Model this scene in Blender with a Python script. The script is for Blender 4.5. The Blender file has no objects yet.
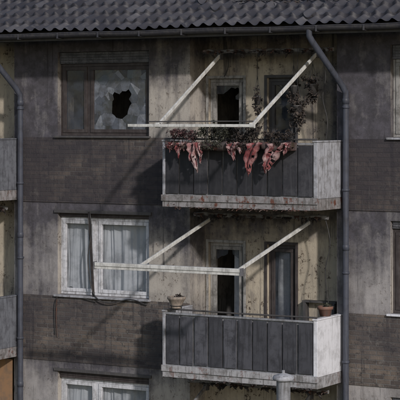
import bpy, math, random
from mathutils import Vector, Matrix, noise as mnoise
R = random.Random(7)
SC = bpy.context.scene
H = 2.74       # storey height
P = 6.26       # bay length
LIFT = 8.0     # eye level of the camera above the ground

# ------------------------------------------------------------------ nodes
class NT:
    def __init__(s, name):
        s.m = bpy.data.materials.new(name); s.m.use_nodes = True
        s.t = s.m.node_tree; s.t.nodes.clear()
        s.out = s.t.nodes.new('ShaderNodeOutputMaterial')
        s.b = s.t.nodes.new('ShaderNodeBsdfPrincipled')
        s.t.links.new(s.b.outputs[0], s.out.inputs[0])
        s.tc = s.t.nodes.new('ShaderNodeTexCoord'); s.pos = s.tc.outputs['Object']
    def put(s, sock, v):
        if isinstance(v, bpy.types.NodeSocket): s.t.links.new(v, sock)
        elif isinstance(v, (tuple, list)) and len(v) == 3 and sock.type == 'RGBA': sock.default_value = (*v, 1)
        else: sock.default_value = v
    def n(s, typ, props=None, **kw):
        nd = s.t.nodes.new(typ)
        for k, v in (props or {}).items(): setattr(nd, k, v)
        for k, v in kw.items():
            k = k.replace('_', ' ')
            s.put(nd.inputs[int(k)] if k.isdigit() else nd.inputs[k], v)
        return nd
    def math(s, op, a, b=0.0, clamp=False):
        nd = s.t.nodes.new('ShaderNodeMath'); nd.operation = op; nd.use_clamp = clamp
        s.put(nd.inputs[0], a); s.put(nd.inputs[1], b); return nd.outputs[0]
    def vm(s, op, a, b):
        nd = s.t.nodes.new('ShaderNodeVectorMath'); nd.operation = op
        s.put(nd.inputs[0], a); s.put(nd.inputs[1], b)
        return nd.outputs['Value'] if op == 'LENGTH' else nd.outputs[0]
    def noise(s, scale, detail=6, vec=None, rough=.6, stretch=None, off=None):
        v = vec or s.pos
        if stretch: v = s.vm('MULTIPLY', v, stretch)
        if off: v = s.vm('ADD', v, off)
        nd = s.n('ShaderNodeTexNoise'); s.put(nd.inputs['Vector'], v)
        nd.inputs['Scale'].default_value = scale; nd.inputs['Detail'].default_value = min(detail,5)
        nd.inputs['Roughness'].default_value = rough
        return nd.outputs['Fac']
    def mr(s, v, a, b, c=0.0, d=1.0, smooth=True):
        nd = s.t.nodes.new('ShaderNodeMapRange'); nd.clamp = True
        if smooth: nd.interpolation_type = 'SMOOTHSTEP'
        for i, x in enumerate((v, a, b, c, d)): s.put(nd.inputs[i], x)
        return nd.outputs[0]
    def mix(s, f, a, b, blend='MIX'):
        nd = s.t.nodes.new('ShaderNodeMix'); nd.data_type = 'RGBA'; nd.blend_type = blend
        s.put(nd.inputs[0], f); s.put(nd.inputs[6], a); s.put(nd.inputs[7], b)
        return nd.outputs[2]
    def bump(s, h, strength=.5, dist=.01):
        nd = s.n('ShaderNodeBump'); nd.inputs['Strength'].default_value = strength
        nd.inputs['Distance'].default_value = dist; s.put(nd.inputs['Height'], h)
        s.put(s.b.inputs['Normal'], nd.outputs[0])
    def attr(s, name='tint'):
        nd = s.t.nodes.new('ShaderNodeAttribute'); nd.attribute_name = name; return nd.outputs['Fac']
    def col(s, c, rough=.8, metal=0.0, spec=.3):
        s.put(s.b.inputs['Base Color'], c); s.put(s.b.inputs['Roughness'], rough)
        s.put(s.b.inputs['Metallic'], metal); s.put(s.b.inputs['Specular IOR Level'], spec)
        return s.m

# smoke damage: places on the facade where the fire left soot  (x, z, rx, rz, strength)
SOOT = [(-3.25,.45,.8,1.4,1.05), (-2.0,1.38,2.8,.45,1.1), (-2.2,-.65,2.1,.7,.95), (3.15,.65,.95,1.6,1.35),
        (3.2,-.75,1.3,.9,.8), (-3.3,-2.0,.6,1.0,.7), (-2.0,-1.45,1.9,.5,1.2), (3.2,-1.8,.8,.8,.75),
        (-2.7,-3.3,1.4,.6,.6), (-2.0,-4.25,2.0,.42,.9), (3.6,-3.4,1.1,.7,.6), (-.75,1.0,.55,.75,.95),
        (-.45,-1.7,.6,.7,.9), (.9,1.45,2.0,.65,1.1), (1.2,-1.5,1.9,.6,1.0), (.2,-2.3,.75,1.1,.65),
        (.2,.5,.6,.8,.6),(1.75,.3,.8,1.0,.7), (2.5,.2,.4,1.4,.8), (2.6,-2.4,.35,1.3,.55), (-3.85,-1.0,.8,1.0,.8), (-3.8,.6,.35,.8,.3),
        (-3.9,-3.6,.8,.9,.6),(-.5,-.8,.7,.9,.6),(-.5,-3.5,.7,.8,.5)]
def soot(N, thr=(.32,.95), film=.10, vary=1.0):
    tot = None
    for x, z, rx, rz, st in SOOT:
        v = N.vm('SUBTRACT', N.pos, (x, 0, z)); v = N.vm('MULTIPLY', v, (1/rx, 0, 1/rz))
        f = N.mr(N.vm('LENGTH', v, (0,0,0)), .2, 1.25, st, 0)
        tot = f if tot is None else N.math('ADD', tot, f)
    tot = N.math('ADD', N.math('MINIMUM', tot, 1.05), film)
    a = N.math('MULTIPLY', N.math('SUBTRACT', N.noise(1.7, 5, rough=.75), .5), 2.1*vary)
    b = N.math('MULTIPLY', N.math('SUBTRACT', N.noise(1.0, 5, stretch=(6,6,.7)), .5), 1.4*vary)
    t = N.math('ADD', N.math('ADD', tot, a), b)
    return N.mr(t, thr[0], thr[1], smooth=False)

def M_stucco(name, c, spot=.5, k=.9, film=.1, sc=(.034,.032,.041)):
    N = NT(name); s = soot(N,(.1,1.05),film)
    base = N.mix(N.mr(N.noise(1.3,6),.35,.7), c, tuple(x*.72 for x in c))
    grime = N.mr(N.noise(1.5,8,stretch=(4,4,1.0),rough=.75),.47,.68)
    base = N.mix(N.math('MULTIPLY',grime,.5), base, (.13,.12,.115))
    sp = N.mr(N.noise(17,5,rough=.7), .55,.62)
    sp = N.math('MULTIPLY', sp, N.mr(N.noise(2.6,4),.40,.60))
    base = N.mix(N.math('MULTIPLY',sp,spot), base, (.07,.05,.038))
    scv = N.mix(N.mr(N.noise(5,5,rough=.75),.4,.65), sc, tuple(x*2.1 for x in sc))
    col = N.mix(N.math('MULTIPLY',s,k), base, scv)
    runs = N.mr(N.noise(1.0,5,stretch=(15,15,.6),off=(5,0,3)),.56,.68)      # dark water runs
    runs = N.math('MULTIPLY', runs, N.mr(N.noise(.9,3,off=(9,2,1)),.40,.58))
    col = N.mix(N.math('MULTIPLY',runs,.7), col, (.03,.028,.032))
    pale = N.mr(N.noise(6,8,rough=.8,off=(3,3,3)),.61,.65)          # soot and paint flaked away
    col = N.mix(N.math('MULTIPLY',pale,.25), col, (.28,.265,.26))
    h = N.math('ADD', N.noise(60,8), N.math('MULTIPLY',pale,-.8))
    N.bump(h,.4,.01); return N.col(col,.92)

def M_brick():
    N = NT('brick'); s = soot(N,(.15,1.2),.16,.8)
    sx = N.n('ShaderNodeSeparateXYZ'); N.put(sx.inputs[0], N.pos)
    cx = N.n('ShaderNodeCombineXYZ'); N.put(cx.inputs[0], N.math('ADD',sx.outputs[0],sx.outputs[1])); N.put(cx.inputs[1], sx.outputs[2])
    bt = N.n('ShaderNodeTexBrick'); N.put(bt.inputs['Vector'], cx.outputs[0])
    bt.inputs['Scale'].default_value=1; bt.inputs['Brick Width'].default_value=.235; bt.inputs['Row Height'].default_value=.0735
    bt.inputs['Mortar Size'].default_value=.009; bt.inputs['Mortar Smooth'].default_value=.3; bt.inputs['Bias'].default_value=-.1
    N.put(bt.inputs['Color1'], (.175,.142,.118)); N.put(bt.inputs['Color2'], (.068,.057,.053)); N.put(bt.inputs['Mortar'], (.155,.147,.14))
    c = N.mix(N.mr(N.noise(1.6,6),.35,.7,0,.5), bt.outputs['Color'], (.082,.077,.079))
    c = N.mix(N.mr(N.noise(5,7,rough=.8),.56,.66,0,.5), c, (.24,.225,.21))
    c = N.mix(N.mr(N.noise(8,7,rough=.8,off=(4,4,4)),.54,.62,0,.65), c, (.032,.029,.031))
    runs = N.mr(N.noise(1.0,5,stretch=(13,13,.8),off=(5,0,3)),.54,.67)
    c = N.mix(N.math('MULTIPLY',runs,.6), c, (.032,.030,.034))
    c = N.mix(N.math('MULTIPLY',s,.8), c, (.034,.031,.039))
    h = N.math('ADD', N.math('MULTIPLY',bt.outputs['Fac'],-1), N.math('MULTIPLY',N.noise(40,6),.5))
    N.bump(h,.9,.014); return N.col(c,.85)

def M_paint(name, c, dirt=.4, rust=0.0, rough=.55, dark=(.10,.095,.09), metal=0., tint=False, sc=6, spec=.3):
    N = NT(name)
    col = N.mix(N.mr(N.noise(sc,8,rough=.75),.42,.66,0,dirt), c, dark)
    col = N.mix(N.mr(N.noise(2,6,stretch=(12,12,1.0)),.48,.68,0,dirt), col, dark)
    if rust:
        r = N.mr(N.noise(5,7,rough=.75,stretch=(1.6,1.6,1)),.54,.64,0,rust)
        col = N.mix(r, col, (.12,.045,.03))
        r2 = N.mr(N.noise(13,6,rough=.75),.58,.66,0,rust)
        col = N.mix(r2, col, (.045,.03,.027))
    if tint:
        col = N.mix(N.mr(N.attr(),0,1,0,.65,False), col, tuple(x*.35 for x in c))
    N.bump(N.noise(35,6),.2,.006); return N.col(col, rough, metal, spec)

def M_glass(name, sootfac=.35, scol=(.10,.11,.125), clear=.93, nsc=2.5, lo=.25, hi=.75, refl=.10, shard=False):
    N = NT(name); t=N.t; t.nodes.remove(N.b)
    tr=N.n('ShaderNodeBsdfTransparent'); tr.inputs[0].default_value=(clear,clear*1.01,clear*1.02,1)
    gl=N.n('ShaderNodeBsdfGlossy'); gl.inputs['Roughness'].default_value=.04
    bp=N.n('ShaderNodeBump'); bp.inputs['Strength'].default_value=.25; bp.inputs['Distance'].default_value=.02; N.put(bp.inputs['Height'],N.noise(2.2,3)); N.put(gl.inputs['Normal'],bp.outputs[0])
    lw=N.n('ShaderNodeLayerWeight'); lw.inputs[0].default_value=.5
    fr=N.math('ADD',N.math('MULTIPLY',N.math('POWER',lw.outputs['Facing'],3),.8),refl)
    m1=N.n('ShaderNodeMixShader'); N.put(m1.inputs[0],fr); N.put(m1.inputs[1],tr.outputs[0]); N.put(m1.inputs[2],gl.outputs[0])
    df=N.n('ShaderNodeBsdfDiffuse'); df.inputs[0].default_value=(*scol,1)
    fac=N.mr(N.noise(nsc,8,rough=.7),lo,hi,sootfac*.3,min(1,sootfac*1.7))
    if shard:
        a=N.attr(); N.put(df.inputs[0],N.mix(N.math('POWER',a,1.8),scol,(.25,.27,.315)))
        fac=N.math('ADD',N.math('MULTIPLY',fac,.75),N.math('MULTIPLY',a,.25),True)
    m2=N.n('ShaderNodeMixShader'); N.put(m2.inputs[0],fac)
    N.put(m2.inputs[1],m1.outputs[0]); N.put(m2.inputs[2],df.outputs[0]); t.links.new(m2.outputs[0],N.out.inputs[0])
    return N.m

def M_leaf(name, a, b, trans=.0):
    N=NT(name); c=N.mix(N.attr(),a,b); return N.col(c,.8)

def M_tile():
    N=NT('roof_tile')
    c=N.mix(N.attr(),(.030,.029,.036),(.088,.086,.095))
    c=N.mix(N.mr(N.noise(8,8,rough=.75),.54,.7,0,.5),c,(.14,.138,.14))
    c=N.mix(N.mr(N.noise(1.2,6),.42,.62,0,.6),c,(.032,.030,.035))
    N.bump(N.noise(45,6),.3,.006); return N.col(c,.55,0,.4)

def M_curtain():
    N=NT('curtain_cloth'); t=N.t; t.nodes.remove(N.b)
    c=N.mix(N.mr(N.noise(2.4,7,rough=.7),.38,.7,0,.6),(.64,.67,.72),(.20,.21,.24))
    d=N.n('ShaderNodeBsdfDiffuse'); N.put(d.inputs[0],c); tl=N.n('ShaderNodeBsdfTranslucent'); N.put(tl.inputs[0],c)
    m=N.n('ShaderNodeMixShader'); m.inputs[0].default_value=.2; N.put(m.inputs[1],d.outputs[0]); N.put(m.inputs[2],tl.outputs[0])
    t.links.new(m.outputs[0],N.out.inputs[0]); return N.m

def M_ground():
    N=NT('lawn'); c=N.mix(N.mr(N.noise(1.5,8),.35,.65),(.045,.06,.025),(.10,.09,.05)); N.bump(N.noise(20,6),.6,.03); return N.col(c,.95)
def M_asphalt():
    N=NT('asphalt'); c=N.mix(N.mr(N.noise(3,8),.35,.65),(.045,.045,.047),(.07,.068,.065)); N.bump(N.noise(90,4),.4,.005); return N.col(c,.9)
def M_melt():
    N=NT('melted_plastic')
    c=N.mix(N.attr(),(.15,.035,.04),(.46,.36,.36))
    c=N.mix(N.mr(N.noise(4,4),.45,.6,0,.6),c,(.28,.09,.09))
    c=N.mix(N.mr(N.noise(16,6,rough=.75),.50,.62,0,.8),c,(.05,.028,.03))
    return N.col(c,.65)

stucco=M_stucco('stucco',(.335,.32,.32),.5,.9,.10)
plaster=M_stucco('loggia_plaster',(.46,.405,.325),.95,.87,-.14)
cream=M_stucco('cream_stucco',(.40,.372,.34),.7,.9,-.04)
brick=M_brick()
white=M_paint('white_paint',(.66,.67,.72),.30); whited=M_paint('weathered_paint',(.36,.37,.41),.6); sooted=M_paint('sooted_paint',(.15,.16,.185),.6,dark=(.05,.05,.06))
concrete=M_paint('concrete_fascia',(.27,.26,.27),.8,rust=.95); concrete1=M_paint('painted_fascia',(.36,.36,.38),.7,rust=.55)
brownf=M_paint('brown_frame',(.042,.034,.034),.4,dark=(.10,.09,.09)); darkf=M_paint('dark_frame',(.06,.058,.062),.5)
grayf=M_paint('shutter_grey',(.13,.13,.145),.8,dark=(.04,.04,.045)); doorf=M_paint('sooted_white_frame',(.30,.295,.29),.8)
wframe=M_paint('white_window_frame',(.56,.57,.61),.5)
panel0=M_paint('charcoal_panel',(.036,.036,.043),.5,dark=(.085,.085,.095),tint=True)
panel1=M_paint('grey_panel',(.095,.097,.114),.85,dark=(.032,.032,.038),tint=True,sc=4); steel=M_paint('galvanised_steel',(.30,.31,.34),.5,rust=.35,rough=.5,metal=.2)
bar=M_paint('awning_aluminium',(.60,.60,.585),.38,rough=.4); barburn=M_paint('awning_steel_burnt',(.22,.22,.23),.8,rust=.6)
pipe_m=M_paint('zinc_pipe',(.060,.067,.090),.5,rough=.5,dark=(.032,.032,.038)); gutter_m=M_paint('zinc_gutter',(.040,.040,.05),.4)
burnt=M_paint('burnt_cloth',(.024,.022,.023),.6,rust=.3,dark=(.07,.06,.056)); inner=M_paint('burnt_interior',(.13,.125,.13),.6,dark=(.04,.04,.04))
innerl=M_paint('smoked_interior',(.34,.32,.31),.7,dark=(.08,.08,.08)); charplaster=M_paint('charred_plaster',(.16,.15,.15),.9,dark=(.03,.03,.033))
glass=M_glass('window_glass',.08,(.2,.22,.26),refl=.14); glass_s=M_glass('sooty_glass',.5,(.06,.07,.09),refl=.08)
glass_c=M_glass('shattered_glass',.6,(.10,.115,.145),nsc=3.6,lo=.38,hi=.68,shard=True); tile=M_tile(); curtain_m=M_curtain()
terra=M_paint('terracotta',(.19,.10,.075),.5); stonepot=M_paint('stoneware',(.30,.25,.21),.5)
dryleaf=M_leaf('dry_leaves',(.018,.017,.018),(.085,.067,.058)); purple=M_leaf('scorched_flowers',(.04,.02,.024),(.13,.07,.07)); green=M_leaf('dull_leaves',(.022,.024,.020),(.075,.076,.056))
melt=M_melt(); trough_m=M_paint('charred_trough',(.06,.035,.035),.6,rust=.6); cable_m=M_paint('cable',(.03,.03,.032),.3); orange=M_paint('orange_blind',(.27,.16,.09),.4); rustm=M_paint('rusty_strip',(.075,.042,.035),.6,rust=.8)
lawn=M_ground(); asphalt=M_asphalt(); soil=M_paint('soil',(.05,.035,.025),.3)

# ------------------------------------------------------------------ mesh builder
class MB:
    def __init__(s): s.v=[];s.f=[];s.m=[];s.sm=[];s.t=[];s.mats=[]
    def mi(s,m):
        if m not in s.mats: s.mats.append(m)
        return s.mats.index(m)
    def face(s,pts,m,smooth=False,tint=0.):
        i=len(s.v); s.v+= [tuple(p) for p in pts]; s.f.append(tuple(range(i,i+len(pts)))); s.m.append(s.mi(m)); s.sm.append(smooth); s.t.append(tint)
    def grid(s,rows,m,smooth=True,tint=0.,closed=False,drop=0.):
        i=len(s.v); nr=len(rows); nc=len(rows[0])
        for r in rows: s.v+=[tuple(p) for p in r]
        for a in range(nr-1):
            for b in range(nc if closed else nc-1):
                if drop and a>1 and R.random()<drop: continue
                b2=(b+1)%nc
                s.f.append((i+a*nc+b,i+a*nc+b2,i+(a+1)*nc+b2,i+(a+1)*nc+b)); s.m.append(s.mi(m)); s.sm.append(smooth)
                s.t.append(tint(a,b) if callable(tint) else tint)
    def box(s,x0,x1,y0,y1,z0,z1,m,tint=0.):
        i=len(s.v); s.v+=[(x,y,z) for z in (z0,z1) for x,y in ((x0,y0),(x1,y0),(x1,y1),(x0,y1))]
        for f in ((3,2,1,0),(4,5,6,7),(0,1,5,4),(1,2,6,5),(2,3,7,6),(3,0,4,7)):
            s.f.append(tuple(i+k for k in f)); s.m.append(s.mi(m)); s.sm.append(False); s.t.append(tint)
    def beam(s,p0,p1,w,h,m):
        p0=Vector(p0);p1=Vector(p1); d=(p1-p0).normalized(); up=Vector((0,0,1))
        if abs(d.z)>.95: up=Vector((0,1,0))
        a=d.cross(up).normalized()*w/2; b=a.cross(d).normalized()*h/2
        i=len(s.v)
        for p in (p0,p1): s.v+=[tuple(p-a-b),tuple(p+a-b),tuple(p+a+b),tuple(p-a+b)]
        for f in ((3,2,1,0),(4,5,6,7),(0,1,5,4),(1,2,6,5),(2,3,7,6),(3,0,4,7)):
            s.f.append(tuple(i+k for k in f)); s.m.append(s.mi(m)); s.sm.append(False); s.t.append(0)
    def tube(s,pts,r,m,n=10):
        pts=[Vector(p) for p in pts]; rows=[]; prev=None
        for k,p in enumerate(pts):
            d=(pts[min(k+1,len(pts)-1)]-pts[max(k-1,0)]).normalized()
            if prev is None:
                a=d.orthogonal().normalized()
            else: a=(prev-d*prev.dot(d)).normalized()
            prev=a; b=d.cross(a); rr=r(k/(len(pts)-1)) if callable(r) else r
            rows.append([p+(a*math.cos(t)+b*math.sin(t))*rr for t in [2*math.pi*j/n for j in range(n)]])
        s.grid(rows,m,True,closed=True); s.face(rows[0][::-1],m); s.face(rows[-1],m)
    def lathe(s,c,prof,m,n=24):
        rows=[[(c[0]+r*math.cos(2*math.pi*j/n),c[1]+r*math.sin(2*math.pi*j/n),c[2]+z) for j in range(n)] for r,z in prof]
        s.grid(rows,m,True,closed=True)
    def leaves(s,c,rad,n,size,m,droop=0.):
        cl=[(R.gauss(0,.5),R.gauss(0,.5),R.gauss(0,.5)) for _ in range(max(4,n//25))]
        for _ in range(n):
            q=R.choice(cl); p=Vector((c[0]+rad[0]*(q[0]+R.gauss(0,.18)),c[1]+rad[1]*(q[1]+R.gauss(0,.18)),c[2]+rad[2]*(q[2]+R.gauss(0,.2))))
            a=Vector((R.gauss(0,1),R.gauss(0,1),R.gauss(0,.7)-droop)).normalized(); b=a.orthogonal().normalized()
            b.rotate(Matrix.Rotation(R.uniform(0,6.28),3,a)); L=size*R.uniform(.5,1.5); w=L*R.uniform(.15,.38)
            s.face([p,p+a*L*.5+b*w,p+a*L,p+a*L*.5-b*w],m,False,R.random()**1.5)
    def obj(s,name,parent=None,bevel=0,solid=0):
        me=bpy.data.meshes.new(name); me.from_pydata(s.v,[],s.f)
        for m in s.mats: me.materials.append(m)
        me.polygons.foreach_set('material_index',s.m); me.polygons.foreach_set('use_smooth',s.sm)
        at=me.attributes.new('tint','FLOAT','FACE'); at.data.foreach_set('value',s.t); me.update()
        o=bpy.data.objects.new(name,me); SC.collection.objects.link(o)
        if parent: o.parent=parent
        if solid:
            md=o.modifiers.new('s','SOLIDIFY'); md.thickness=solid
        if bevel:
            md=o.modifiers.new('b','BEVEL'); md.width=bevel; md.segments=2; md.limit_method='ANGLE'; md.angle_limit=math.radians(50)
        return o
def empty(name,parent=None):
    o=bpy.data.objects.new(name,None); SC.collection.objects.link(o); o.parent=parent; return o

def wall(mb,x0,x1,z0,z1,opens,y0,y1,m,alt=None):
    xs=sorted({x0,x1,*[min(max(o[k],x0),x1) for o in opens for k in (0,1)]}); zs=sorted({z0,z1,*[min(max(o[k],z0),z1) for o in opens for k in (2,3)]})
    nx=len(xs)-1;nz=len(zs)-1
    def solid(i,j):
        if i<0 or j<0 or i>=nx or j>=nz: return False
        cx=(xs[i]+xs[i+1])/2; cz=(zs[j]+zs[j+1])/2
        return not any(o[0]<cx<o[1] and o[2]<cz<o[3] for o in opens)
    for i in range(nx):
        for j in range(nz):
            if not solid(i,j): continue
            a,b,c,d=xs[i],xs[i+1],zs[j],zs[j+1]
            mb.face([(a,y0,c),(b,y0,c),(b,y0,d),(a,y0,d)],m); mb.face([(b,y1,c),(a,y1,c),(a,y1,d),(b,y1,d)],m)
            if not solid(i-1,j): mb.face([(a,y1,c),(a,y0,c),(a,y0,d),(a,y1,d)],alt or m)
            if not solid(i+1,j): mb.face([(b,y0,c),(b,y1,c),(b,y1,d),(b,y0,d)],alt or m)
            if not solid(i,j-1): mb.face([(a,y1,c),(b,y1,c),(b,y0,c),(a,y0,c)],m)
            if not solid(i,j+1): mb.face([(a,y0,d),(b,y0,d),(b,y1,d),(a,y1,d)],m)

# ------------------------------------------------------------------ building
B=empty('apartment_building')
XL,XR=-10.02,8.76
WX=(-2.84,-.99); WZ=(-.27,1.17)
opens=[]
for k in (-1,0,1):
    if k<1: opens.append((-.19+k*P,2.5+k*P,-7.0,1.40))
    for f in range(3):
        opens.append((WX[0]+k*P,WX[1]+k*P,WZ[0]-f*H,WZ[1]-f*H))
mb=MB(); wall(mb,XL,XR,-8.1,1.40,opens,0,.5,stucco,alt=cream); mb.obj('facade_wall',B)
# lighter paint field between window and loggia
mb=MB()
for k in (-1,0):
    for f in range(3):
        wall(mb,WX[1]+.01+k*P,-.192+k*P,-.298-f*H,1.315-f*H+(.08 if f==0 else 0),[],-.004,-.0005,cream)
mb.obj('cream_wall_panels',B)
mb=MB()
for f in range(3):
    for a,b in ((XL,-.19-P-.004),(2.5-P+.004+.13,-.19-.004),(2.5+.2,XR)):
        wall(mb,a,b,-1.42-f*H,-.30-f*H,[],-.020,-.005,brick)
mb.obj('brick_bands',B)
mb=MB()
for k in (-1,0):
    ox=k*P
    op=[]
    for f in range(3):
        op+= [(-.12+ox,.545+ox,-1.20-f*H,.69-f*H),(.99+ox,1.51+ox,-1.20-f*H+(0.0),.69-f*H)]
    wall(mb,-.6+ox,2.9+ox,-8.0,1.39,op,.503,.66,plaster)
mb.obj('loggia_back_wall',B)
# shells / floors / partitions (behind)
mb=MB()
for f in range(4):
    z=1.30-f*H if f else 1.38
    mb.box(XL+.3,XR-.3,.70,7.9,z-.16,z,inner)
for x in (XL+.001,XR-.2): mb.box(x,x+.199,.501,7.999,-8.1,1.25,stucco)
mb.box(XL,XR,8.0,8.2,-8.1,1.3,stucco)
for x in (-3.3,-.75,2.95,5.6,-7.0): mb.box(x,x+.12,.72,7.8,-8,1.2,innerl)
mb.box(XL+.3,XR-.3,3.0,3.1,-8,1.2,innerl)
for f in range(3):
    for x in (-2.2,.3,4.2): # inner doors and a burnt wardrobe seen dimly through the windows
        mb.box(x,x+.85,2.94,2.995,-1.28-f*H,.72-f*H,brownf); mb.box(x-.9,x-.15,2.3,2.9,-1.28-f*H,.5-f*H,inner)
mb.obj('inner_walls_and_floors',B)

# windows
def clip(poly,a,b):      # keep points nearer to a than b
    mx,mz=(a[0]+b[0])/2,(a[1]+b[1])/2; nx_,nz_=a[0]-b[0],a[1]-b[1]; out=[]
    d=[(p[0]-mx)*nx_+(p[1]-mz)*nz_ for p in poly]
    for i in range(len(poly)):
        j=(i+1)%len(poly)
        if d[i]>=0: out.append(poly[i])
        if (d[i]>=0)!=(d[j]>=0):
            t=d[i]/(d[i]-d[j]); out.append((poly[i][0]+(poly[j][0]-poly[i][0])*t,poly[i][1]+(poly[j][1]-poly[i][1])*t))
    return out
def shards(mb,x0,x1,z0,z1,y,m,holes,n=26,seed=1):
    r=random.Random(seed); cx,cz=holes[0][:2]; pts=[]
    for i in range(n):   # long splinters radiating from the impact
        t=r.uniform(0,6.28); q=r.random()**.9
        px=cx+math.cos(t)*q*(x1-x0)*.8; pz=cz+math.sin(t)*q*(z1-z0)*.8
        pts.append((min(max(px,x0),x1),min(max(pz,z0),z1)))
    for i,a in enumerate(pts):
        if any(((a[0]-h[0])/h[2])**2+((a[1]-h[1])/h[3])**2<1 for h in holes): continue
        poly=[(x0,z0),(x1,z0),(x1,z1),(x0,z1)]
        for j,b in enumerate(pts):
            if j!=i and poly: poly=clip(poly,a,b)
        if len(poly)<3: continue
        gx=sum(p[0] for p in poly)/len(poly); gz=sum(p[1] for p in poly)/len(poly); rx,rz=r.gauss(0,.012),r.gauss(0,.012)
        mb.face([(gx+(p[0]-gx)*.992,y+(p[0]-gx)*rx+(p[1]-gz)*rz,gz+(p[1]-gz)*.992) for p in poly],m,False,r.random())
def sash(fr,gl,x0,x1,z0,z1,y,fm,gm,fw=.06,hole=None,n=26,seed=1):
    fr.box(x0,x1,y,y+.06,z0,z0+fw,fm); fr.box(x0,x1,y,y+.06,z1-fw,z1,fm)
    fr.box(x0,x0+fw,y+.001,y+.059,z0+fw,z1-fw,fm); fr.box(x1-fw,x1,y+.001,y+.059,z0+fw,z1-fw,fm)
    a,b,c,d=x0+fw-.005,x1-fw+.005,z0+fw-.005,z1-fw+.005
    if hole: shards(gl,a,b,c,d,y+.03,gm,hole,n,seed)
    else: gl.face([(a,y+.03,c),(b,y+.03,c),(b,y+.03,d),(a,y+.03,d)],gm)
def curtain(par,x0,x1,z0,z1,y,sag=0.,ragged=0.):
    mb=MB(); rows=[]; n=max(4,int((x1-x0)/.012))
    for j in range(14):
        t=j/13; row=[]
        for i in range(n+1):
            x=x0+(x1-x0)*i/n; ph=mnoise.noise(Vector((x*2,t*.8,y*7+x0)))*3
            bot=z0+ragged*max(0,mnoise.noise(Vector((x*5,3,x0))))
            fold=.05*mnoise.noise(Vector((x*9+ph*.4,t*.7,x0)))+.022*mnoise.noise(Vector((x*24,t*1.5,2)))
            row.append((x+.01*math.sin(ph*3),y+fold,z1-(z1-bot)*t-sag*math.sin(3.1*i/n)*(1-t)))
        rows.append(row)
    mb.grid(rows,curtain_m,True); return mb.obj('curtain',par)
def window(ox,f,fm,gm,split,box=.0,holes=(None,None),curt=False,boxm=None,sill=white,gm2=None,cy=.22):
    W=empty('window',B); fr=MB(); gl=MB(); x0,x1=WX[0]+ox,WX[1]+ox; z0,z1=WZ[0]-f*H,WZ[1]-f*H; y=.10
    e=.003
    if box:
        fr.box(x0+e,x1-e,.06,.16,z1-box,z1-e,boxm or grayf)
        for q in range(int(box/.045)): fr.box(x0+.02,x1-.02,.045,.059,z1-.012-q*.045-.034,z1-.012-q*.045,boxm or grayf)
    zt=z1-box-e
    fr.box(x0+e,x1-e,y,y+.09,zt-.05,zt,fm); fr.box(x0+e,x1-e,y,y+.09,z0+e,z0+.05,fm)
    fr.box(x0+e,x0+.05,y+.001,y+.089,z0+.05,zt-.05,fm); fr.box(x1-.05,x1-e,y+.001,y+.089,z0+.05,zt-.05,fm)
    xs=x0+split; fr.box(xs-.035,xs+.035,y+.001,y+.089,z0+.05,zt-.05,fm)
    sash(fr,gl,x0+.052,xs-.037,z0+.052,zt-.052,y-.015,fm,gm,hole=holes[0]); sash(fr,gl,xs+.037,x1-.052,z0+.052,zt-.052,y-.015,fm,gm2 or gm,hole=holes[1],n=90,seed=5)
    fr.box(x0-.04,x1+.04,-.07,.098,z0-.035,z0-.002,sill)
    fr.obj('frame',W,bevel=.004); gl.obj('glass',W)
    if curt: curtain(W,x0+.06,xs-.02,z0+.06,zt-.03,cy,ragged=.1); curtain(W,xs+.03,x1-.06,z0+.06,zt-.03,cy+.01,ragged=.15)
    return W
w=window(0,0,brownf,glass_s,.585,.20,holes=(None,[(-1.60,.36,.15,.17),(-1.42,.58,.07,.10),(-1.75,.14,.07,.14),(-1.85,.60,.05,.05)]),boxm=grayf,sill=darkf,gm2=glass_c)
curtain(w,-1.80,-1.52,-.1,.85,.75,ragged=.6)
w=window(0,1,wframe,glass,.75,.10,curt=True,boxm=brownf,sill=whited)
window(0,2,wframe,glass,.75,.14,curt=True,boxm=brownf)
window(P,0,doorf,glass_s,.5,.22,holes=(None,None),sill=whited)
window(P,1,brownf,glass,.5,.12); window(P,2,white,glass,.75,.12,curt=True)
for f in range(3): window(-P,f,brownf if f==0 else white,glass,.75,.12,curt=f>0)
mb=MB(); mb.box(-2.9,-.93,-.035,-.006,-1.60,-1.545,darkf); mb.box(-2.9,-.93,-.035,-.006,-4.33,-4.28,darkf); mb.obj('shutter_rail',B,bevel=.004)

# loggia doors
def loggia(ox,f,fm1,fm2,c1,c2,g):
    D=empty('balcony_door',B); fr=MB();gl=MB(); o=-f*H
    for (a,b,fm,hole,cu,zb) in ((-.12,.545,fm1,None if not g else [(.22+ox,-.2+o,.6,.62),(.26+ox,.45+o,.13,.13)],c1,-1.2),(.99,1.51,fm2,None,c2,-1.2)):
        a+=ox;b+=ox; z0=zb+o; z1=.69+o
        fr.box(a+.003,b-.003,.56,.63,z1-.06,z1-.003,fm); fr.box(a+.003,a+.055,.561,.629,z0,z1-.06,fm); fr.box(b-.055,b-.003,.561,.629,z0,z1-.06,fm)
        sash(fr,gl,a+.057,b-.057,z0+.01,z1-.062,.545,fm,glass_s if g else glass,fw=.055,hole=hole,n=60,seed=11+f)
        fr.box(a+.115,b-.115,.56,.575,z0+.55,z0+.60,fm)
        if cu: curtain(D,a+.1 if cu>0 else a+.36,b-.1,z0+.05,z1-.1,.74,ragged=.5)
        fr.box(a-.05,a-.002,.485,.501,z0,z1+.05,fm); fr.box(b+.002,b+.05,.485,.501,z0,z1+.05,fm); fr.box(a-.002,b+.002,.485,.501,z1+.002,z1+.05,fm)
    fr.obj('frame',D,bevel=.004); gl.obj('glass',D)
loggia(0,0,doorf,darkf,0,0,True); loggia(0,1,doorf,brownf,-1,1,True); loggia(0,2,white,white,1,1,False)
for f in range(3): loggia(-P,f,white,white,1,1,False)

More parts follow.
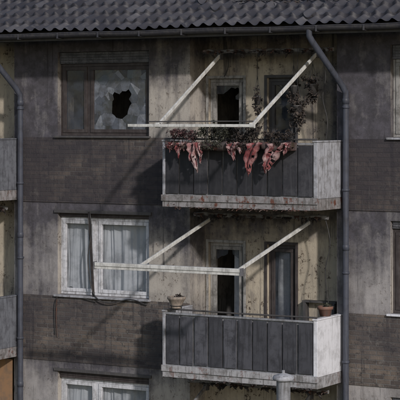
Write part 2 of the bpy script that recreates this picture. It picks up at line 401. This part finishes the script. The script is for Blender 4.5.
# roof
mb=MB(); ang=math.radians(28); pitch=.205; rl=.335; y0=-.80; z0=1.44; rows=[]
nr=27; sub=[0,.03,.3,.6,.95]; XA=XL-.5; XB=XR+.5; K=10; nx=int((XB-XA)/pitch)*K
shift={}
def th(u): return .055*(math.cos(2*math.pi*u)*.5+.5)**1.5
for r in range(nr):
    for q in sub:
        row=[]
        for i in range(nx+1):
            x=XA+i*pitch/K; cidx=i//K; key=(cidx,r)
            if key not in shift: shift[key]=(R.gauss(0,.006),R.gauss(0,.012)+(.07 if R.random()<.05 else 0),R.gauss(0,.006))
            dh,ds,dx=shift[key]; u=(i%K)/K
            e=math.sin(math.pi*u)**.5 if 0<u<1 else 0
            h=th(u)+(1-q)*.055+dh*e; s=(r+q)*rl; ss=s-(ds*e if q<.5 else 0)
            sag=.03*mnoise.noise(Vector((x*.5,s*.5,0)))
            row.append((x+dx*e,y0+ss*math.cos(ang)-h*math.sin(ang),z0+ss*math.sin(ang)+h*math.cos(ang)+sag))
        rows.append(row)
tt={}
def tf(a,b):
    if a%len(sub)==len(sub)-1: return 0  # tile lips take the darkest tint: shadow line between rows painted in
    k=(b//K,a//len(sub))
    if k not in tt: tt[k]=R.random()
    return tt[k]
mb.grid(rows,tile,True,tint=tf)
zr=z0+nr*rl*math.sin(ang); yr=y0+nr*rl*math.cos(ang)
mb.face([(XA,yr,zr),(XB,yr,zr),(XB,yr+8.6,zr-8.6*math.tan(ang)),(XA,yr+8.6,zr-8.6*math.tan(ang))],tile)
# boarding below the tiles and gable ends
mb.face([(XA,y0+.02,z0-.02),(XB,y0+.02,z0-.02),(XB,yr,zr-.03),(XA,yr,zr-.03)],darkf)
for x in (XL+.01,XR-.01): mb.face([(x,-.3,1.35),(x,8.1,1.35),(x,yr,zr-.05),(x,-.3,z0+.5*math.tan(ang)-.05)],stucco)
mb.obj('roof',B)
mb=MB()
mb.box(XA,XB,-.74,-.002,1.395,1.425,darkf); mb.box(XA,XB,-.775,-.742,1.33,1.445,darkf)
mb.box(XL,XR,0.003,8,1.402,1.43,darkf); mb.obj('eaves',B)
mb=MB(); rows=[]
for i in range(0,121):
    x=XA+(XB-XA)*i/120; dz=.014*mnoise.noise(Vector((x*.8,0,0)))
    rows.append([(x,-.855+.075*math.cos(t),1.445+dz+.075*math.sin(t)) for t in [math.pi+math.pi*j/10 for j in range(11)]])
mb.grid(rows,gutter_m,True); mb.tube([(XA+(XB-XA)*i/120,-.93,1.447+.014*mnoise.noise(Vector(((XA+(XB-XA)*i/120)*.8,0,0)))) for i in range(121)],.009,gutter_m,8)
x=XA+.3
while x<XB: mb.box(x,x+.03,-.935,-.775,1.358,1.364,gutter_m); mb.box(x,x+.03,-.940,-.936,1.358,1.45,gutter_m); x+=.8
g=mb.obj('roof_gutter',B,solid=.004)
# snow guard on the roof, twisted by the heat
mb=MB()
for dz in (.0,.075):
    pts=[(x_,-.05+.02*mnoise.noise(Vector((x_*2,dz,0))),1.93+dz+.03*mnoise.noise(Vector((x_*1.7,dz*9,4)))) for x_ in [.7+.1*i for i in range(30)]]
    mb.tube(pts,.012,grayf,6)
for i in range(6): mb.beam((.8+i*.52,-.03,1.83),(.8+i*.52,-.05,2.03),.02,.02,burnt)
for i in range(34):
    x_=R.uniform(.8,3.4); z_=1.88+R.random()*.12; mb.beam((x_,-.08,z_),(x_+R.uniform(-.2,.2),-.12,z_+R.uniform(-.05,.08)),.02,.01,R.choice([burnt,rustm,grayf,whited]))
mb.obj('snow_guard',B)

# downpipes
for ox in (0,-P):
    mb=MB(); X=2.70+ox
    mb.tube([(X-.26,-.86,1.40),(X-.26,-.86,1.30),(X-.24,-.81,1.22),(X-.03,-.2,.56),(X,-.11,.44),(X,-.10,.36),(X,-.10,-8)],.05,pipe_m,16)
    for z in (.2,-1.1,-2.4,-3.8,-5.2,-6.6):
        mb.lathe((X,-.10,z),[(.052,-.02),(.060,-.02),(.060,.02),(.052,.02)],pipe_m,16); mb.box(X-.012,X+.012,-.05,-.001,z-.012,z+.012,pipe_m)
    for z in (.30,-2.0,-4.6): mb.lathe((X,-.10,z),[(.05,-.05),(.057,-.05),(.057,.03),(.05,.04)],pipe_m,16)
    mb.obj('downpipe')

# ------------------------------------------------------------------ balconies
def balcony(ox,f,pm,np_,bright=white,fas=concrete):
    Bc=empty('balcony'); o=-f*H; x0,x1=-.18+ox,2.60+ox
    mb=MB()
    mb.box(x0,x1,-.90,-.024,-1.395+o,-1.22+o,fas); mb.box(-.187+ox,2.497+ox,-.022,.50,-1.395+o,-1.22+o,concrete)
    mb.box(x0+.01,x1-.11,-.89,.49,-1.402+o,-1.396+o,charplaster)
    mb.box(x0-.012,x1+.012,-.925,-.902,-1.30+o,-1.20+o,fas)
    mb.obj('slab',Bc,bevel=.008)
    mb=MB()
    mb.box(x1-.07,x1,-.90,-.024,-1.217+o,-.345+o,bright); mb.box(x1-.085,x1+.012,-.915,-.025,-.343+o,-.318+o,bright)
    mb.box(x0,x0+.05,-.90,-.024,-1.217+o,-.345+o,whited); mb.box(x0-.01,x0+.06,-.915,-.025,-.343+o,-.318+o,whited)
    mb.obj('side_panels',Bc,bevel=.006)
    mb=MB(); a=x0+.052;b=x1-.072
    mb.box(a,b,-.885,-.855,-1.215+o,-1.19+o,steel)
    mb.box(a,b,-.89,-.85,-.385+o,-.355+o,steel); mb.tube([(x0+.02,-.87,-.30+o),((x0+x1)/2,-.87,-.308+o),(x1-.02,-.87,-.30+o)],.014,darkf,8)
    mb.box(a,b,-.852,-.846,-1.19+o,-.39+o,steel)
    mb.obj('railing_frame',Bc,bevel=.003)
    mb=MB(); w=(b-a)/np_
    for i in range(np_):
        g=R.uniform(.010,.020); t=R.gauss(0,.006); xx=a+i*w
        mb.box(xx+g,xx+w-g,-.902+t,-.888+t,-1.185+o+R.uniform(0,.012),-.40+o+R.gauss(0,.008),pm,tint=R.random())
    mb.obj('railing_panels',Bc,bevel=.003)
    return Bc
balcony(0,0,panel0,10,whited,concrete); balcony(0,1,panel1,10,white,concrete1); balcony(0,2,panel1,10)
balcony(-P,0,panel0,10,sooted,concrete); balcony(-P,1,panel1,10,sooted,concrete); balcony(-P,2,panel1,10)

# ------------------------------------------------------------------ awning frames
def shreds(mb,x0,x1,y,z,n,L,m,wd=.05):
    for i in range(n):
        x=R.uniform(x0,x1); l=L*R.uniform(.1,1)**2+.02; w=R.uniform(.4,1.3)*wd; k=7; a=[];b=[];ph=R.uniform(0,6)
        for j in range(k):
            t=j/(k-1); ww=w*(1-t**1.4)*(.7+.5*R.random())+.004; cx=x+.03*math.sin(ph+t*3)*l*3; yy=y-.02+.03*math.sin(ph*2+t*5)
            a.append((cx-ww,yy+.015*math.sin(ph),z-l*t)); b.append((cx+ww,yy-.02*math.sin(ph+2),z-l*t-.01*R.random()))
        tn=R.random()
        mb.grid([a,[((p[0]+q[0])/2,(p[1]+q[1])/2-.02,(p[2]+q[2])/2) for p,q in zip(a,b)],b],m,True,tint=tn)
def awning(bases,ends,barx,ybar,zbar,zb,big,m,roller=True):
    A=empty('awning_frame'); mb=MB()
    for (bx,ex) in zip(bases,ends):
        mb.beam((bx,-.06,zb),(ex,ybar,zbar),.03,.055,m)
        mb.box(bx-.035,bx+.035,-.09,-.006,zb-.06,zb+.06,darkf)
        mb.box(ex-.03,ex+.03,ybar-.04,ybar+.05,zbar-.04,zbar+.04,m)
    mb.obj('arms',A,bevel=.004)
    mb=MB()
    if big:
        mb.box(barx[0],barx[1],ybar-.11,ybar-.041,zbar-.045,zbar+.055,m); mb.box(barx[0]+.01,barx[1]-.01,ybar-.125,ybar-.112,zbar+.0,zbar+.052,m)
        mb.box(barx[0]-.012,barx[0]-.001,ybar-.13,ybar-.03,zbar-.055,zbar+.065,grayf); mb.box(barx[1]+.001,barx[1]+.012,ybar-.13,ybar-.03,zbar-.055,zbar+.065,grayf)
        mb.tube([(barx[0]+.02,ybar-.015,zbar-.03),(barx[1]-.02,ybar-.015,zbar-.03)],.018,steel,8)
    else:
        mb.box(barx[0],barx[1],ybar-.07,ybar-.042,zbar-.026,zbar+.018,m); mb.tube([(barx[0]+.35,ybar-.02,zbar+.055),(barx[1]-.05,ybar-.02,zbar+.062)],.011,darkf,6)
    mb.obj('front_bar',A,bevel=.004)
    mb=MB()
    x0,x1=bases[0]-.32,bases[1]+.3
    pts=[(x0+(x1-x0)*i/24,-.03-.03*mnoise.noise(Vector((i*.5,zb,3))),zb+.07+.022*mnoise.noise(Vector((i*.5,zb,0)))) for i in range(25)]
    mb.tube(pts,lambda t:.034+.016*mnoise.noise(Vector((t*25,zb,1))),barburn,10); shreds(mb,x0,x1,-.06,zb+.07,50,.10,burnt,.04); shreds(mb,x0,x1,-.08,zb+.09,26,.06,rustm,.03)
    mb.obj('roller_with_burnt_cloth',A)
awning((.41,2.17),(.47,2.11),(-.04,2.19),-2.1,-.08,1.05,False,bar)
awning((.24,2.06),(.34,2.04),(-.39,2.17),-2.46,-2.24,-1.62,True,bar)
awning((.15,2.06),(.2,2.04),(-.2,2.17),-2.0,-5.30,-4.38,True,barburn)
awning((.24-P,2.06-P),(.34-P,2.04-P),(-.39-P,2.17-P),-1.6,-3.15,-1.62,True,barburn)

mb=MB(); shreds(mb,-.15,2.55,-.91,-1.385,60,.025,rustm,.02); shreds(mb,-.15,2.55,-.91,-1.385-H,50,.02,burnt,.02); mb.obj('burnt_fringe',B)

# ------------------------------------------------------------------ flower boxes with melted sides
def flower_box(x0,x1,fol,rags,dens=260,h=.10,ztop=-.33):
    F=empty('flower_box'); mb=MB(); n=24
    rows=[]
    for j,(yy,zz) in enumerate(((-1.10,-.33),(-1.115,-.38),(-1.09,-.45),(-.95,-.46),(-.93,-.34))):
        row=[]
        for i in range(n+1):
            t=i/n; x=x0+(x1-x0)*t; s=.06*mnoise.noise(Vector((x*4,j*.7,1)))-(.05*math.sin(t*3.14) if j<3 else 0)
            row.append((x,yy+.02*mnoise.noise(Vector((x*6,j,5))),zz+s))
        rows.append(row)
    mb.grid(rows,trough_m,True)
    mb.obj('trough',F,solid=.006)
    mb=MB()
    for (sx,w,L,lean) in rags:
        k=18; nn=9; rows=[]; ph=R.uniform(0,6); sd=R.uniform(0,50)
        for j in range(k):
            t=j/(k-1); row=[]
            ww=w*((1-t)**.8+.10)*(1+.5*mnoise.noise(Vector((t*6,sd,0))))
            cx=sx+lean*t+.025*math.sin(ph+t*5)
            for i in range(nn):
                u=i/(nn-1)-.5
                ez=.10*mnoise.noise(Vector((u*4,t*2,sd+7)))*t + .05*mnoise.noise(Vector((u*9,t*5,sd)))
                row.append((cx+u*ww+.012*mnoise.noise(Vector((u*9,t*9,sd+2))),-1.125-.03*t+(.05*(1-t)+.02)*math.sin(u*11+ph+t*2)+.02*mnoise.noise(Vector((u*5,t*8,sd+3))),-.36-L*t*(1-.25*abs(u))+ez))
            rows.append(row)
        c0=R.uniform(.1,.6)
        mb.grid(rows,melt,True,tint=lambda a,b,c0=c0,sd=sd:min(1,max(0,c0+1.3*mnoise.noise(Vector((b*.6,a*.25,sd))))),drop=.08)
    mb.obj('melted_plastic_rags',F,solid=.005)
    mb=MB(); mb.box(x0+.03,x1-.03,-1.07,-.95,-.42,-.35,soil)
    m=fol
    for q in range(3):
        cc=x0+(x1-x0)*(.2+.3*q); mb.leaves((cc,-1.02,-.26+h*R.uniform(.1,.9)),((x1-x0)*.17,.13,h),int(dens*.7),.036,m)
    mb.leaves(((x0+x1)/2,-1.13,-.38),((x1-x0)*.42,.05,.09),dens//2,.036,m,1.0)
    for q in range(24):
        sx=R.uniform(x0+.03,x1-.03); pts=[(sx,-1.0,-.38)]; a=R.gauss(0,.13); b=R.gauss(0,.12)
        for j in range(1,5): pts.append((sx+a*j/4,-1.0+b*j/4,-.38+(.14+h*1.3)*math.sin(j/4*2.2)*R.uniform(.8,1.05)))
        mb.tube(pts,.0035,dryleaf,4)
    mb.obj('plants',F)
flower_box(.00,.52,purple,[(.10,.10,.10,.0),(.30,.14,.22,-.05),(.50,.18,.46,.10)],330,.07)
flower_box(.57,1.13,green,[(.62,.12,.34,.05)],480,.11)
flower_box(1.18,1.68,dryleaf,[(1.22,.22,.24,.05),(1.34,.12,.14,.03),(1.58,.24,.50,-.04)],520,.13)
flower_box(1.73,2.26,dryleaf,[(2.0,.34,.46,-.16),(2.20,.14,.14,-.03)],330,.05)

def pot(c,prof,m,leafm,n=60):
    Pt=empty('flower_pot'); mb=MB(); mb.lathe(c,prof,m,24); r=prof[-1][0]; zt=prof[-1][1]
    mb.lathe(c,[(prof[-1][0],zt),(r-.02,zt+.002),(r-.025,zt-.04),(.001,zt-.035)],m,24); mb.obj('pot',Pt)
    mb=MB(); mb.leaves((c[0],c[1],c[2]+zt+.01),(r*.7,r*.7,.03),n,.035,leafm); mb.obj('plant',Pt)
pot((.06,-.86,-.285-H),[(.001,0),(.075,0),(.085,.01),(.075,.03),(.105,.08),(.135,.14),(.15,.15),(.15,.185),(.14,.19)],stonepot,dryleaf,80)
pot((2.50,-.42,-.316-H),[(.001,0),(.085,0),(.105,.10),(.125,.105),(.125,.145),(.12,.15)],terra,green,70)
mb=MB(); 
mb.tube([(.06+.1*math.cos(t),-.86+.1*math.sin(t),-.24-H) for t in [i*.3927 for i in range(17)]],.006,cable_m,5)
for s in (-1,1): mb.tube([(.06+s*.1,-.86,-.24-H),(.06+s*.09,-.87,-.42-H)],.006,cable_m,5)
mb.obj('pot_holder')

def hang(x,y,zt,zp,r,leafm,n=150,fr=.13,drop=.12):
    Hg=empty('hanging_flower_pot'); mb=MB()
    mb.lathe((x,y,zp),[(.001,0),(r*.6,0),(r,.13),(r*1.08,.135),(r*1.08,.155),(r*.95,.155),(r*.9,.12),(.001,.12)],darkf,16)
    for k in range(3):
        t=k*2.09; mb.tube([(x+r*math.cos(t),y+r*math.sin(t),zp+.15),(x,y,zp+.48)],.004,cable_m,4)
    mb.tube([(x,y,zp+.48),(x,y,zt)],.004,cable_m,4); mb.obj('pot',Hg)
    mb=MB(); mb.leaves((x,y,zp+.17),(fr,fr,.10),n,.045,leafm); mb.leaves((x,y,zp-.02),(fr*.8,fr*.8,drop),n,.05,leafm,1.2); mb.leaves((x,y,zp+.08),(fr*.7,fr*.7,.12),n,.045,leafm)
    mb.obj('plant',Hg)
hang(1.02,.10,1.39,.24,.06,dryleaf,110,.07,.12)
hang(1.76,-.05,1.39,.40,.075,dryleaf,200,.09,.09)
hang(2.10,-.05,1.39,.42,.09,dryleaf,260,.11,.09)
hang(1.93,-.25,1.39,.08,.09,dryleaf,380,.13,.16)

# hanging cables
mb=MB()
def cab(pts,r=.008):
    out=[]; P_=[Vector(p) for p in pts]
    for i in range(len(P_)-1):
        a,b,c,d=P_[max(0,i-1)],P_[i],P_[i+1],P_[min(len(P_)-1,i+2)]
        for j in range(6):
            t=j/6; out.append(.5*((2*b)+(c-a)*t+(2*a-5*b+4*c-d)*t*t+(3*b-a-3*c+d)*t**3))
    out.append(P_[-1]); mb.tube(out,r,cable_m,6)
cab([(2.25,-.05,1.05),(2.33,-.06,.7),(2.28,-.06,.35),(2.36,-.06,0),(2.34,-.06,-.3)])
cab([(2.3,-.02,-1.55),(2.4,-.04,-1.95),(2.32,-.05,-2.4),(2.37,-.04,-2.9)])
cab([(-2.15,-.04,-1.56),(-2.10,-.07,-1.9),(-2.16,-.08,-2.4),(-2.05,-.08,-2.95),(-1.75,-.09,-3.10),(-1.3,-.08,-3.02),(-1.0,-.05,-3.1)],.010)
cab([(-2.02,-.05,-3.1),(-2.5,-.06,-3.02),(-2.85,-.05,-3.1),(-2.87,-.04,-3.7)],.008)
cab([(.25,.44,1.3),(.3,.42,.9),(.22,.42,.72)])
mb.obj('hanging_cable')
mb=MB(); mb.beam((-2.17,-.03,-1.57),(-2.06,-.06,-3.03),.045,.02,burnt)  # thin dark strip hanging down across the lower window
mb.obj('dark_hanging_strip',bevel=.003)
mb=MB(); mb.tube([(-2.84,-.03,-3.1),(-2.85,-.035,-3.4),(-2.83,-.03,-3.75)],.009,rustm,6); mb.obj('burnt_cable')
mb=MB(); mb.box(-5.9,-3.8,-.02,.0,-6.0,-4.2,orange); mb.obj('sun_blind')
mb=MB(); mb.box(1.7,2.3,.36,.5,-2.95,-2.92,darkf); mb.box(1.72,1.76,.36,.5,-3.98,-2.952,darkf); mb.box(2.24,2.28,.36,.5,-3.98,-2.952,darkf); mb.obj('balcony_shelf')

# street lamp below the balcony
L=empty('street_lamp'); mb=MB(); c=(3.10,-3.0,-8.0)
mb.lathe(c,[(.11,0),(.11,.5),(.06,.55),(.045,3.9),(.07,3.92),(.07,3.98)],steel,20); mb.obj('post',L)
mb=MB(); mb.lathe(c,[(.07,3.98),(.10,4.0),(.10,4.30),(.115,4.31)],whited,24); mb.lathe(c,[(.10,4.30),(.15,4.31),(.155,4.34),(.14,4.37),(.06,4.40),(.02,4.41),(.02,4.45),(.001,4.45)],whited,24); mb.obj('lantern',L)

# ------------------------------------------------------------------ ground
mb=MB(); mb.face([(-400,-400,-8),(400,-400,-8),(400,400,-8),(-400,400,-8)],lawn); mb.obj('ground')
mb=MB(); mb.face([(-60,-14,-7.996),(60,-14,-7.996),(60,-8,-7.996),(-60,-8,-7.996)],asphalt); mb.obj('road')
mb=MB(); mb.box(-60,60,-8,-7.85,-8,-7.88,concrete1); mb.box(-60,60,-7.848,-6.2,-8,-7.9,concrete1); mb.obj('pavement')

# ------------------------------------------------------------------ camera, light
cam=bpy.data.cameras.new('camera'); co=bpy.data.objects.new('camera',cam); SC.collection.objects.link(co)
co.location=(14.85,-25.72,0); co.rotation_euler=(math.radians(90),0,math.radians(30))
cam.sensor_width=36; cam.lens=36*1800/400; cam.shift_y=-80/400; cam.clip_end=2000; cam.clip_start=.5
SC.camera=co
el=math.radians(25); az=math.radians(50)
d=Vector((math.sin(az)*math.cos(el),-math.cos(az)*math.cos(el),math.sin(el)))
sl=bpy.data.lights.new('sun','SUN'); sl.energy=2.7; sl.angle=math.radians(2.0); sl.color=(1,.94,.89)
so=bpy.data.objects.new('sun',sl); SC.collection.objects.link(so); so.rotation_euler=d.to_track_quat('Z','Y').to_euler(); so.location=(10,-20,10)
W=bpy.data.worlds.new('World'); SC.world=W; W.use_nodes=True; t=W.node_tree
sk=t.nodes.new('ShaderNodeTexSky'); sk.sky_type='NISHITA'; sk.sun_disc=False; sk.sun_elevation=el; sk.sun_rotation=math.pi-az
t.links.new(sk.outputs[0],t.nodes['Background'].inputs[0]); t.nodes['Background'].inputs[1].default_value=.10
SC.view_settings.view_transform='Standard'; SC.view_settings.look='None'; SC.view_settings.exposure=0
for o in list(SC.collection.objects):
    if o.parent is None: o.location.z+=LIFT
